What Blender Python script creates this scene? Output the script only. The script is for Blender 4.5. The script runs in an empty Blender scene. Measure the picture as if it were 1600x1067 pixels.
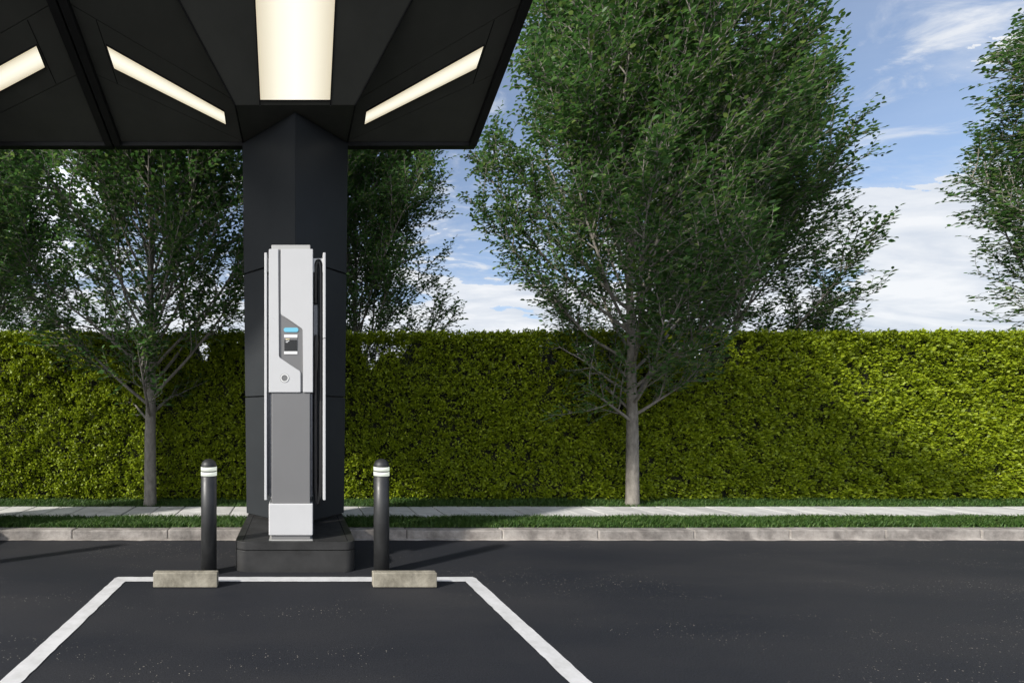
import bpy, bmesh, math, random
import numpy as np
from mathutils import Vector, Matrix

R = math.radians
scene = bpy.context.scene
C = bpy.context.scene.collection
random.seed(4)

# ------------------------------------------------------------------ helpers
def tag(o, label=None, cat=None, group=None, kind=None):
    if label: o['label'] = label
    if cat: o['category'] = cat
    if group: o['group'] = group
    if kind: o['kind'] = kind
    return o

def link(name, me, parent=None):
    o = bpy.data.objects.new(name, me)
    C.objects.link(o)
    if parent is not None:
        o.parent = parent
    return o

def thing(name, label, cat, loc=(0, 0, 0), group=None):
    o = bpy.data.objects.new(name, None)
    o.empty_display_size = 0.2
    C.objects.link(o)
    o.location = loc
    return tag(o, label, cat, group)

def obj(name, bm, mats, parent=None, smooth=False):
    me = bpy.data.meshes.new(name)
    bmesh.ops.recalc_face_normals(bm, faces=bm.faces)
    bm.to_mesh(me); bm.free()
    if not isinstance(mats, (list, tuple)): mats = [mats]
    for m in mats: me.materials.append(m)
    if smooth:
        me.polygons.foreach_set('use_smooth', [True] * len(me.polygons))
    return link(name, me, parent)

def np_obj(name, V, F, mats, parent=None, mi=None):
    V = np.asarray(V, dtype=np.float32); F = np.asarray(F, dtype=np.int32)
    me = bpy.data.meshes.new(name)
    me.vertices.add(len(V)); me.vertices.foreach_set('co', V.ravel())
    n, k = F.shape
    me.loops.add(n * k); me.loops.foreach_set('vertex_index', F.ravel())
    me.polygons.add(n)
    me.polygons.foreach_set('loop_start', np.arange(0, n * k, k, dtype=np.int32))
    if not isinstance(mats, (list, tuple)): mats = [mats]
    for m in mats: me.materials.append(m)
    if mi is not None:
        me.polygons.foreach_set('material_index', np.asarray(mi, dtype=np.int32))
    me.update(calc_edges=True); me.validate()
    return link(name, me, parent)

def copy_tree(o, parent=None):
    c = o.copy(); C.objects.link(c)
    if parent is not None: c.parent = parent
    for ch in list(o.children): copy_tree(ch, c)
    return c

def box(bm, x0, x1, y0, y1, z0, z1, bev=0.0, seg=2, mi=0):
    vs = [bm.verts.new((x, y, z)) for z in (z0, z1) for y in (y0, y1) for x in (x0, x1)]
    fs = [(0, 1, 3, 2), (4, 6, 7, 5), (0, 4, 5, 1), (2, 3, 7, 6), (0, 2, 6, 4), (1, 5, 7, 3)]
    faces = [bm.faces.new([vs[i] for i in f]) for f in fs]
    for f in faces: f.material_index = mi
    if bev > 0:
        es = list({e for f in faces for e in f.edges})
        bmesh.ops.bevel(bm, geom=es, offset=bev, segments=seg, affect='EDGES', profile=0.5)
    return vs

def prism(bm, poly, zb, zt, mi=0, bev=0.0, which='all', seg=2):
    """closed prism over polygon poly [(x,y)], zb / zt numbers or functions of (x,y)"""
    fb = zb if callable(zb) else (lambda x, y: zb)
    ft = zt if callable(zt) else (lambda x, y: zt)
    b = [bm.verts.new((x, y, fb(x, y))) for x, y in poly]
    t = [bm.verts.new((x, y, ft(x, y))) for x, y in poly]
    n = len(poly)
    faces = [bm.faces.new(list(reversed(b))), bm.faces.new(t)]
    for i in range(n):
        j = (i + 1) % n
        faces.append(bm.faces.new([b[i], b[j], t[j], t[i]]))
    for f in faces: f.material_index = mi
    if bev > 0:
        es = list({e for f in faces for e in f.edges})
        bmesh.ops.bevel(bm, geom=es, offset=bev, segments=seg, affect='EDGES', profile=0.5)
    return faces

def inset(poly, d):
    """inset a convex polygon (any winding) by d"""
    n = len(poly)
    area = sum(poly[i][0] * poly[(i + 1) % n][1] - poly[(i + 1) % n][0] * poly[i][1] for i in range(n))
    s = 1 if area > 0 else -1
    lines = []
    for i in range(n):
        (x0, y0), (x1, y1) = poly[i], poly[(i + 1) % n]
        dx, dy = x1 - x0, y1 - y0; L = math.hypot(dx, dy)
        nx, ny = -dy / L * s, dx / L * s
        lines.append((nx, ny, nx * x0 + ny * y0 + d))
    out = []
    for i in range(n):
        a, b, c = lines[i - 1]; e, f, g = lines[i]
        det = a * f - b * e
        out.append(((c * f - b * g) / det, (a * g - c * e) / det))
    return out

def tube_np(P, rad, k=6, cap=True):
    """tube round a polyline: returns verts, quads"""
    P = np.asarray(P, float); n = len(P)
    rad = np.broadcast_to(np.asarray(rad, float), (n,))
    T = np.gradient(P, axis=0); T /= np.linalg.norm(T, axis=1)[:, None] + 1e-9
    ref = np.array([1., 0, 0]) if abs(T[0][0]) < 0.8 else np.array([0, 1., 0])
    A = np.cross(T, ref); A /= np.linalg.norm(A, axis=1)[:, None] + 1e-9
    B = np.cross(T, A)
    th = np.arange(k) * 2 * math.pi / k
    V = P[:, None, :] + rad[:, None, None] * (A[:, None, :] * np.cos(th)[None, :, None] + B[:, None, :] * np.sin(th)[None, :, None])
    V = V.reshape(-1, 3)
    i = np.arange(n - 1)[:, None] * k; j = np.arange(k)[None, :]; j2 = (j + 1) % k
    F = np.stack([i + j, i + j2, i + k + j2, i + k + j], -1).reshape(-1, 4)
    return V, F

def lathe(bm, prof, seg=40, cx=0, cy=0, mi=0):
    rings = []
    for r, z in prof:
        if r < 1e-6: rings.append([bm.verts.new((cx, cy, z))])
        else: rings.append([bm.verts.new((cx + r * math.cos(2 * math.pi * i / seg), cy + r * math.sin(2 * math.pi * i / seg), z)) for i in range(seg)])
    for a, b in zip(rings, rings[1:]):
        for i in range(seg):
            j = (i + 1) % seg
            if len(a) == 1: f = bm.faces.new([a[0], b[j], b[i]])
            elif len(b) == 1: f = bm.faces.new([a[i], a[j], b[0]])
            else: f = bm.faces.new([a[i], a[j], b[j], b[i]])
            f.material_index = mi
            f.smooth = True

# ------------------------------------------------------------------ materials
def newmat(name):
    m = bpy.data.materials.new(name); m.use_nodes = True
    nt = m.node_tree; b = nt.nodes['Principled BSDF']
    return m, nt, b

def nd(nt, t, **kw):
    n = nt.nodes.new(t)
    for k, v in kw.items(): setattr(n, k, v)
    return n

def ramp(nt, stops, interp='LINEAR'):
    r = nt.nodes.new('ShaderNodeValToRGB'); cr = r.color_ramp; cr.interpolation = interp
    while len(cr.elements) < len(stops): cr.elements.new(0.5)
    for e, (p, c) in zip(cr.elements, stops):
        e.position = p; e.color = (c[0], c[1], c[2], 1) if hasattr(c, '__len__') else (c, c, c, 1)
    return r

def noise(nt, scale, detail=6, rough=0.6, vec=None, distortion=0):
    n = nt.nodes.new('ShaderNodeTexNoise'); n.inputs['Scale'].default_value = scale
    n.inputs['Detail'].default_value = detail; n.inputs['Roughness'].default_value = rough
    n.inputs['Distortion'].default_value = distortion
    if vec is not None: nt.links.new(vec, n.inputs['Vector'])
    return n

def coords(nt, scale=(1, 1, 1), kind='Object'):
    tc = nt.nodes.new('ShaderNodeTexCoord'); mp = nt.nodes.new('ShaderNodeMapping')
    mp.inputs['Scale'].default_value = scale
    nt.links.new(tc.outputs[kind], mp.inputs['Vector'])
    return mp.outputs['Vector']

def mixc(nt, a, b, fac, mode='MIX'):
    m = nt.nodes.new('ShaderNodeMix'); m.data_type = 'RGBA'; m.blend_type = mode
    for sock, v in ((m.inputs[0], fac), (m.inputs[6], a), (m.inputs[7], b)):
        if hasattr(v, 'links') or hasattr(v, 'is_linked'): nt.links.new(v, sock)
        elif hasattr(v, '__len__'): sock.default_value = (*v[:3], 1)
        else: sock.default_value = v
    return m.outputs[2]

def bump(nt, b, height, strength=0.3, dist=0.01):
    bp = nt.nodes.new('ShaderNodeBump'); bp.inputs['Strength'].default_value = strength
    bp.inputs['Distance'].default_value = dist
    nt.links.new(height, bp.inputs['Height']); nt.links.new(bp.outputs['Normal'], b.inputs['Normal'])

def painted(name, col, rough=0.4, metal=0.0, var=0.25, scale=6, bstr=0.03, spec=0.5):
    m, nt, b = newmat(name)
    v = coords(nt)
    n = noise(nt, scale, 8, 0.65, v)
    lo = tuple(c * (1 - var) for c in col); hi = tuple(min(1, c * (1 + var)) for c in col)
    r = ramp(nt, [(0.3, lo), (0.7, hi)]); nt.links.new(n.outputs['Fac'], r.inputs[0])
    nt.links.new(r.outputs[0], b.inputs['Base Color'])
    n2 = noise(nt, scale * 2.3, 5, 0.6, v)
    rr = ramp(nt, [(0.25, max(0.05, rough - 0.1)), (0.8, rough + 0.12)]); nt.links.new(n2.outputs['Fac'], rr.inputs[0])
    nt.links.new(rr.outputs[0], b.inputs['Roughness'])
    b.inputs['Metallic'].default_value = metal
    b.inputs['Specular IOR Level'].default_value = spec
    n3 = noise(nt, 90, 3, 0.6, v); bump(nt, b, n3.outputs['Fac'], bstr, 0.004)
    return m

M = {}
M['column'] = painted('column_metal', (0.027, 0.030, 0.033), 0.40, 0, 0.08, 2, 0.006, 0.16)
M['plinth'] = painted('plinth_metal', (0.034, 0.034, 0.034), 0.38, 0, 0.25, 5, 0.03, 0.4)
M['soffit'] = painted('soffit_metal', (0.068, 0.069, 0.060), 0.5, 0, 0.15, 2, 0.01, 0.3)
M['fascia'] = painted('fascia_metal', (0.012, 0.012, 0.012), 0.45, 0, 0.2, 3, 0.01, 0.3)
M['groove'] = painted('groove_black', (0.003, 0.003, 0.003), 0.8, 0, 0.1)
M['white'] = painted('white_powder_coat', (0.53, 0.535, 0.545), 0.35, 0, 0.02, 3, 0.006)
M['grey'] = painted('grey_powder_coat', (0.165, 0.165, 0.168), 0.42, 0, 0.03, 3, 0.006)
M['lightgrey'] = painted('light_grey_metal', (0.42, 0.42, 0.41), 0.35, 0, 0.04, 3, 0.006)
M['rail'] = painted('rail_metal', (0.13, 0.135, 0.15), 0.28, 0.4, 0.05, 3, 0.006)
M['rubber'] = painted('black_rubber', (0.008, 0.008, 0.009), 0.42, 0, 0.2, 20, 0.05)
M['glass'] = painted('screen_glass', (0.012, 0.012, 0.012), 0.15, 0, 0.2)
M['bollard'] = painted('bollard_metal', (0.034, 0.035, 0.036), 0.45, 0.3, 0.2, 8, 0.02)

def emit(name, col, strength, base=(0.3, 0.3, 0.29)):
    m, nt, b = newmat(name)
    b.inputs['Base Color'].default_value = (*base, 1)
    b.inputs['Emission Color'].default_value = (*col, 1)
    b.inputs['Emission Strength'].default_value = strength
    b.inputs['Roughness'].default_value = 0.4
    return m

def lamp_mat(name, axis_scale):
    """diffuser with a fluorescent tube behind: brightest along its middle line"""
    m, nt, b = newmat(name)
    b.inputs['Base Color'].default_value = (0.75, 0.74, 0.7, 1)
    b.inputs['Roughness'].default_value = 0.45
    tc = nt.nodes.new('ShaderNodeUVMap'); sx = nt.nodes.new('ShaderNodeSeparateXYZ')
    nt.links.new(tc.outputs[0], sx.inputs[0])
    a = nd(nt, 'ShaderNodeMath', operation='SUBTRACT'); a.inputs[1].default_value = 0.5
    nt.links.new(sx.outputs['X'], a.inputs[0])
    ab = nd(nt, 'ShaderNodeMath', operation='ABSOLUTE'); nt.links.new(a.outputs[0], ab.inputs[0])
    r = ramp(nt, [(0.0, (1.0, 0.95, 0.80)), (0.22, (0.90, 0.84, 0.66)), (0.5, (0.55, 0.47, 0.31))])
    nt.links.new(ab.outputs[0], r.inputs[0])
    nt.links.new(r.outputs[0], b.inputs['Emission Color'])
    b.inputs['Emission Strength'].default_value = LAMP
    return m
EXPOSURE = 0.56
LAMP = 0.70
M['lamp'] = lamp_mat('canopy_lamp_diffuser', 1)
M['lamp_side'] = lamp_mat('canopy_lamp_diffuser_narrow', 1)
M['band'] = emit('luminous_band', (0.93, 1.0, 0.84), 0.42)
M['led'] = emit('status_led', (0.25, 0.66, 0.90), 0.42, (0.05, 0.2, 0.25))
M['uiwhite'] = emit('screen_white', (1, 1, 1), 0.4)
M['uiyellow'] = emit('screen_yellow', (0.8, 0.62, 0.12), 0.45)

def mat_asphalt():
    m, nt, b = newmat('asphalt')
    v = coords(nt); vs = coords(nt, (0.35, 1.0, 1.0))
    big = noise(nt, 0.9, 5, 0.55, vs)
    r1 = ramp(nt, [(0.3, (0.0130, 0.0152, 0.0215)), (0.7, (0.0305, 0.0305, 0.033))]); nt.links.new(big.outputs['Fac'], r1.inputs[0])
    fine = noise(nt, 140, 3, 0.7, v)
    r2 = ramp(nt, [(0.3, 0.6), (0.72, 1.45)]); nt.links.new(fine.outputs['Fac'], r2.inputs[0])
    col = mixc(nt, r1.outputs[0], r2.outputs[0], 1.0, 'MULTIPLY')
    # pale scuffs dragged along the lane
    sc = noise(nt, 3.0, 9, 0.75, coords(nt, (0.5, 9, 1)))
    r5 = ramp(nt, [(0.66, 0.0), (0.78, 0.35)]); nt.links.new(sc.outputs['Fac'], r5.inputs[0])
    col = mixc(nt, col, (0.075, 0.07, 0.065), r5.outputs[0])
    # pale grit lying in drifts
    vo = nt.nodes.new('ShaderNodeTexVoronoi'); vo.inputs['Scale'].default_value = 78; nt.links.new(v, vo.inputs['Vector'])
    sep = nt.nodes.new('ShaderNodeSeparateColor'); nt.links.new(vo.outputs['Color'], sep.inputs[0])
    th = nd(nt, 'ShaderNodeMath', operation='MULTIPLY'); nt.links.new(sep.outputs[0], th.inputs[0]); th.inputs[1].default_value = 0.25
    lt = nd(nt, 'ShaderNodeMath', operation='LESS_THAN'); nt.links.new(vo.outputs['Distance'], lt.inputs[0]); nt.links.new(th.outputs[0], lt.inputs[1])
    g0 = nd(nt, 'ShaderNodeMath', operation='GREATER_THAN'); nt.links.new(sep.outputs[1], g0.inputs[0]); g0.inputs[1].default_value = 0.60
    drift = noise(nt, 0.8, 6, 0.65, coords(nt, (0.55, 2.0, 1)))
    r3 = ramp(nt, [(0.51, 0.0), (0.58, 1.0)]); nt.links.new(drift.outputs['Fac'], r3.inputs[0])
    mm = nd(nt, 'ShaderNodeMath', operation='MULTIPLY'); nt.links.new(lt.outputs[0], mm.inputs[0]); nt.links.new(r3.outputs[0], mm.inputs[1])
    mm2 = nd(nt, 'ShaderNodeMath', operation='MULTIPLY'); nt.links.new(mm.outputs[0], mm2.inputs[0]); nt.links.new(g0.outputs[0], mm2.inputs[1])
    col = mixc(nt, col, (0.34, 0.31, 0.27), mm2.outputs[0])
    nt.links.new(col, b.inputs['Base Color'])
    rr = ramp(nt, [(0.3, 0.62), (0.7, 0.85)]); nt.links.new(big.outputs['Fac'], rr.inputs[0]); nt.links.new(rr.outputs[0], b.inputs['Roughness'])
    b.inputs['Specular IOR Level'].default_value = 0.25
    bump(nt, b, fine.outputs['Fac'], 0.35, 0.006)
    return m
M['asphalt'] = mat_asphalt()

def mat_stone(name, lo, hi, scale, stain=0.4, stretch=(1, 1, 1), bstr=0.4, island=0.12):
    m, nt, b = newmat(name)
    v = coords(nt, stretch)
    n = noise(nt, scale, 9, 0.68, v); r = ramp(nt, [(0.28, lo), (0.72, hi)]); nt.links.new(n.outputs['Fac'], r.inputs[0])
    st = noise(nt, scale * 0.35, 6, 0.7, coords(nt, (1, 1, 1)), 0.5)
    r2 = ramp(nt, [(0.42, 1.0), (0.68, 1 - stain)]); nt.links.new(st.outputs['Fac'], r2.inputs[0])
    col = mixc(nt, r.outputs[0], r2.outputs[0], 1.0, 'MULTIPLY')
    ge = nt.nodes.new('ShaderNodeNewGeometry')
    r3 = ramp(nt, [(0, 1 - island), (1, 1 + island)]); nt.links.new(ge.outputs['Random Per Island'], r3.inputs[0])
    col = mixc(nt, col, r3.outputs[0], 1.0, 'MULTIPLY')
    nt.links.new(col, b.inputs['Base Color']); b.inputs['Roughness'].default_value = 0.85
    f = noise(nt, 60, 5, 0.7, coords(nt)); bump(nt, b, f.outputs['Fac'], bstr, 0.006)
    return m
M['kerb'] = mat_stone('kerb_concrete', (0.17, 0.15, 0.135), (0.47, 0.435, 0.40), 7, 0.6, (1, 1, 1), 0.8)
M['paving'] = mat_stone('paving_stone', (0.50, 0.495, 0.485), (0.70, 0.695, 0.68), 6, 0.3, (0.6, 5, 1), 0.2, 0.1)
M['stop'] = mat_stone('weathered_concrete', (0.15, 0.135, 0.10), (0.40, 0.37, 0.30), 11, 0.5, (1, 1, 0.7), 0.6, 0.02)

def mat_line():
    m, nt, b = newmat('road_paint')
    v = coords(nt)
    n = noise(nt, 8, 8, 0.7, v); r = ramp(nt, [(0.3, (0.46, 0.46, 0.46)), (0.6, (0.60, 0.60, 0.61))]); nt.links.new(n.outputs['Fac'], r.inputs[0])
    w = noise(nt, 60, 6, 0.75, v); r2 = ramp(nt, [(0.66, 0.0), (0.74, 0.6)]); nt.links.new(w.outputs['Fac'], r2.inputs[0])
    col = mixc(nt, r.outputs[0], (0.18, 0.17, 0.16), r2.outputs[0])
    nt.links.new(col, b.inputs['Base Color']); b.inputs['Roughness'].default_value = 0.7
    bump(nt, b, w.outputs['Fac'], 0.2, 0.003)
    return m
M['line'] = mat_line()

def mat_leaf(name, cols, trans=0.35, rough=0.5, patch=None):
    m, nt, b = newmat(name)
    ge = nt.nodes.new('ShaderNodeNewGeometry')
    r = ramp(nt, cols); nt.links.new(ge.outputs['Random Per Island'], r.inputs[0])
    col = r.outputs[0]
    if patch:
        n = noise(nt, patch[0], 4, 0.6, coords(nt))
        r2 = ramp(nt, [(0.3, patch[1]), (0.7, patch[2])]); nt.links.new(n.outputs['Fac'], r2.inputs[0])
        col = mixc(nt, col, r2.outputs[0], 1.0, 'MULTIPLY')
    nt.links.new(col, b.inputs['Base Color']); b.inputs['Roughness'].default_value = rough
    b.inputs['Specular IOR Level'].default_value = 0.35
    tr = nt.nodes.new('ShaderNodeBsdfTranslucent'); nt.links.new(col, tr.inputs['Color'])
    mx = nt.nodes.new('ShaderNodeMixShader'); mx.inputs[0].default_value = trans
    nt.links.new(b.outputs[0], mx.inputs[1]); nt.links.new(tr.outputs[0], mx.inputs[2])
    nt.links.new(mx.outputs[0], nt.nodes['Material Output'].inputs['Surface'])
    return m
M['leaf'] = mat_leaf('tree_leaf', [(0, (0.044, 0.112, 0.027)), (0.45, (0.074, 0.172, 0.040)), (0.8, (0.106, 0.215, 0.050)), (1, (0.20, 0.28, 0.070))], 0.46, 0.45)
M['hedge'] = mat_leaf('hedge_leaf', [(0, (0.135, 0.190, 0.007)), (0.5, (0.235, 0.31, 0.010)), (1, (0.34, 0.41, 0.018))], 0.35, 0.5)
M['grass'] = mat_leaf('grass_blade', [(0, (0.032, 0.078, 0.014)), (0.6, (0.056, 0.130, 0.024)), (1, (0.13, 0.21, 0.05))], 0.25, 0.55)
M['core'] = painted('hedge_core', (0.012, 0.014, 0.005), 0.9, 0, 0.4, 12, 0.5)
M['soil'] = painted('turf_soil', (0.020, 0.032, 0.010), 0.95, 0, 0.4, 9, 0.5)
M['lawn'] = painted('lawn_green', (0.03, 0.06, 0.015), 0.95, 0, 0.4, 3, 0.5)

def mat_bark():
    m, nt, b = newmat('bark')
    v = coords(nt, (1, 1, 0.5))
    n = noise(nt, 16, 9, 0.7, v); r = ramp(nt, [(0.3, (0.11, 0.10, 0.085)), (0.7, (0.27, 0.25, 0.22))]); nt.links.new(n.outputs['Fac'], r.inputs[0])
    vo = nt.nodes.new('ShaderNodeTexVoronoi'); vo.inputs['Scale'].default_value = 38; nt.links.new(v, vo.inputs['Vector'])
    r2 = ramp(nt, [(0.0, 0.6), (0.25, 1.0)]); nt.links.new(vo.outputs['Distance'], r2.inputs[0])
    col = mixc(nt, r.outputs[0], r2.outputs[0], 1.0, 'MULTIPLY')
    nt.links.new(col, b.inputs['Base Color']); b.inputs['Roughness'].default_value = 0.9
    bump(nt, b, n.outputs['Fac'], 0.7, 0.015)
    return m
M['bark'] = mat_bark()

# ------------------------------------------------------------------ ground, kerb, paving, lawn
KY, KB, SF, SB, HY = 4.663, 4.78, 5.23, 5.82, 6.31      # kerb front / back, paving front / back, hedge face
X0, X1 = -9.5, 15.5                                     # built length of the verge
bm = bmesh.new()
g = [bm.verts.new(p) for p in ((-250, -250, 0), (250, -250, 0), (250, 400, 0), (-250, 400, 0))]
bm.faces.new(g)
tag(obj('asphalt_ground', bm, M['asphalt']), 'dark grey asphalt of the charging bay and the lane with pale grit drifts', 'asphalt', kind='structure')

bm = bmesh.new()
g = [bm.verts.new(p) for p in ((-250, HY + 0.95, 0.05), (250, HY + 0.95, 0.05), (250, 400, 0.05), (-250, 400, 0.05))]
bm.faces.new(g)
tag(obj('lawn', bm, M['lawn']), 'plain mown lawn stretching away behind the clipped hedge', 'lawn', kind='structure')

PIT = [(-4.21, -3.23), (-0.49, 0.49)]                   # where the plinths interrupt the kerb
def runs(a, b):
    out = []; x = a
    for p, q in PIT:
        out.append((x, p)); x = q
    out.append((x, b)); return out
bm = bmesh.new(); rk = random.Random(3)
for a, b_ in runs(X0, X1):
    x = a
    first = 0.35
    while x < b_ - 0.02:
        L = min(0.97 if x > a else (0.64 if a > 0 else 0.97), b_ - x)
        dy = rk.uniform(-0.004, 0.004); dz = rk.uniform(-0.004, 0.004)
        box(bm, x + 0.002, x + L - 0.002, KY + dy, KB, -0.03, 0.098 + dz, 0.012, 2)
        x += L
tag(obj('kerb', bm, M['kerb']), 'pale weathered concrete kerb stones along the lane', 'kerb', kind='structure')

# crumbs of mortar at the foot of the kerb
bm = bmesh.new()
for a, b_ in runs(X0, X1):
    n = int((b_ - a) / 0.09) + 1; top = []; bot = []
    for i in range(n + 1):
        x = a + (b_ - a) * i / n
        top.append(bm.verts.new((x, KY + 0.002, 0.012))); bot.append(bm.verts.new((x, KY - 0.03 - rk.uniform(0, 0.022), 0.004)))
    for i in range(n): bm.faces.new([bot[i], bot[i + 1], top[i + 1], top[i]])
tag(obj('gutter', bm, M['kerb']), 'thin crumbly mortar fillet at the foot of the kerb', 'gutter', kind='structure')

bm = bmesh.new()
for a, b_ in runs(X0, X1):
    box(bm, a, b_, KB + 0.001, SF, -0.02, 0.095)
for p, q in PIT:
    box(bm, p - 0.0, q + 0.0, 4.985, SF, -0.02, 0.094)
box(bm, X0, X1, SF + 0.001, SB - 0.001, -0.02, 0.085, mi=1)
box(bm, X0, X1, SB, HY + 0.949, -0.02, 0.095)
tag(obj('verge_soil', bm, [M['soil'], M['groove']]), 'dark turf soil under the grass strips beside the paving', 'verge', kind='structure')

bm = bmesh.new(); rk = random.Random(8)
n = int((X1 - X0) / 0.312)
for i in range(n):
    x = X0 + i * 0.312
    dz = rk.uniform(-0.002, 0.002)
    box(bm, x + 0.006, x + 0.306, SF + 0.004, SB - 0.004, 0.07, 0.11 + dz, 0.004, 1)
tag(obj('pavement', bm, M['paving']), 'narrow footpath of pale grey paving slabs between two grass strips', 'pavement', kind='structure')

rng = np.random.default_rng(11)
def grass(name, label, x0, x1, y0, y1, z, dens, h0, h1, holes=()):
    n = int((x1 - x0) * (y1 - y0) * dens)
    p = np.stack([rng.uniform(x0, x1, n), rng.uniform(y0, y1, n), np.full(n, z)], 1)
    for (a, b_, c, d) in holes:
        k = ~((p[:, 0] > a) & (p[:, 0] < b_) & (p[:, 1] > c) & (p[:, 1] < d)); p = p[k]
    n = len(p)
    clump = 0.86 + 0.14 * np.sin(p[:, 0] * 5.1 + 1.3 * np.sin(p[:, 1] * 9)) * np.sin(p[:, 0] * 1.7 + p[:, 1] * 4)
    h = rng.uniform(h0, h1, n) * clump
    az = rng.uniform(0, 2 * math.pi, n); lean = rng.uniform(0.05, 0.75, n)
    d = np.stack([np.cos(az) * lean, np.sin(az) * lean, np.ones(n)], 1)
    s = np.stack([-np.sin(az + 0.6), np.cos(az + 0.6), np.zeros(n)], 1) * (0.0035 * rng.uniform(0.7, 1.4, n))[:, None]
    mid = p + d * (h * 0.55)[:, None]
    tip = mid + (d * [1.6, 1.6, 0.75]) * (h * 0.5)[:, None]
    V = np.stack([p - s, p + s, mid + s * 0.7, tip, mid - s * 0.7], 1).reshape(-1, 3)
    i = np.arange(n)[:, None] * 5
    F = np.concatenate([i + 0, i + 1, i + 2, i + 3, i + 4], 1)
    o = np_obj(name, V, F, M['grass'])
    return tag(o, label, 'grass', kind='stuff')
pits = [(p - 0.01, q + 0.01, 4.0, 4.99) for p, q in PIT]
grass('grass', 'strip of short green grass between the kerb and the paving', -6.3, 12.5, KB + 0.004, SF + 0.006, 0.09, 8000, 0.04, 0.075, pits)
grass('grass', 'strip of dark green grass between the paving and the hedge', -7.0, 13.5, SB - 0.006, HY + 0.1, 0.09, 3600, 0.03, 0.07)

# parking bay outline
def wobble(x0, y0, x1, y1, n, amp, r):
    out = []
    for i in range(n + 1):
        t = i / n; w = r.uniform(-amp, amp)
        dx, dy = x1 - x0, y1 - y0; L = math.hypot(dx, dy)
        out.append((x0 + dx * t - dy / L * w, y0 + dy * t + dx / L * w))
    return out
bm = bmesh.new(); rl = random.Random(5)
LZ = 0.004
def strip(bm, A, B):
    va = [bm.verts.new((x, y, LZ)) for x, y in A]; vb = [bm.verts.new((x, y, LZ)) for x, y in B]
    for i in range(len(A) - 1): bm.faces.new([va[i], va[i + 1], vb[i + 1], vb[i]])
for s in (-1, 1):
    N = 110
    strip(bm, wobble(s * 1.285, -1.6, s * 1.285, 3.479, N, 0.003, rl), wobble(s * 1.39, -1.6, s * 1.39, 3.548, N, 0.003, rl))
# rear stroke with clipped outer corners
strip(bm, [(-1.395, 3.546), (-1.285, 3.480)] + wobble(-1.2, 3.479, 1.2, 3.479, 60, 0.002, rl) + [(1.285, 3.480), (1.395, 3.546)],
      [(-1.374, 3.577), (-1.283, 3.579)] + wobble(-1.2, 3.577, 1.2, 3.577, 60, 0.002, rl) + [(1.283, 3.579), (1.374, 3.577)])
tag(obj('bay_marking', bm, M['line']), 'white painted outline of the parking bay on the asphalt', 'road marking', kind='structure')

# ------------------------------------------------------------------ hedge
HX0, HX1, HZ = -7.5, 14.0, 2.39
hedge = thing('hedge', 'tall clipped yellow green hedge running along behind the footpath', 'hedge', (3.0, HY + 0.45, 0.095))
def leaves(p, d, nrm, L, W, fold=0.12, oval=False):
    d = d / (np.linalg.norm(d, axis=1)[:, None] + 1e-9)
    s = np.cross(nrm, d); s /= np.linalg.norm(s, axis=1)[:, None] + 1e-9
    n = np.cross(d, s)
    L = L[:, None]; W = W[:, None]
    a = p; m = p + d * L * 0.48 + n * W * fold
    if oval:
        m1 = p + d * L * 0.30 + n * W * fold * 0.8; m2 = p + d * L * 0.66 + n * W * fold * 0.7
        V = np.stack([a, m1 + s * W * 0.46, m2 + s * W * 0.42, p + d * L - n * L * 0.10, m2 - s * W * 0.42, m1 - s * W * 0.46], 1).reshape(-1, 3)
        return V, np.arange(len(p))[:, None] * 6 + np.arange(6)[None, :]
    V = np.stack([a, m + s * W * 0.5, p + d * L - n * L * 0.10, m - s * W * 0.5], 1).reshape(-1, 3)
    i = np.arange(len(p))[:, None] * 4
    F = np.concatenate([i, i + 1, i + 2, i + 3], 1)
    return V, F
def smooth_noise(x, z, seed, f=1.0):
    r = np.random.default_rng(seed); out = np.zeros_like(x)
    for k in range(9):
        a, b_, c = r.uniform(-3, 3) * f, r.uniform(-3, 3) * f, r.uniform(0, 6.28)
        out += np.sin(a * x + b_ * z + c)
    return out / 3.0
def core_top(x):
    dip = smooth_noise(x * 2.6, x * 0 + 7.0, 21, 1.0) + 0.6 * smooth_noise(x * 7, x * 0, 22)
    return 2.25 - 0.38 * np.clip((dip - 0.2) / 0.7, 0, 1)
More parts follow.
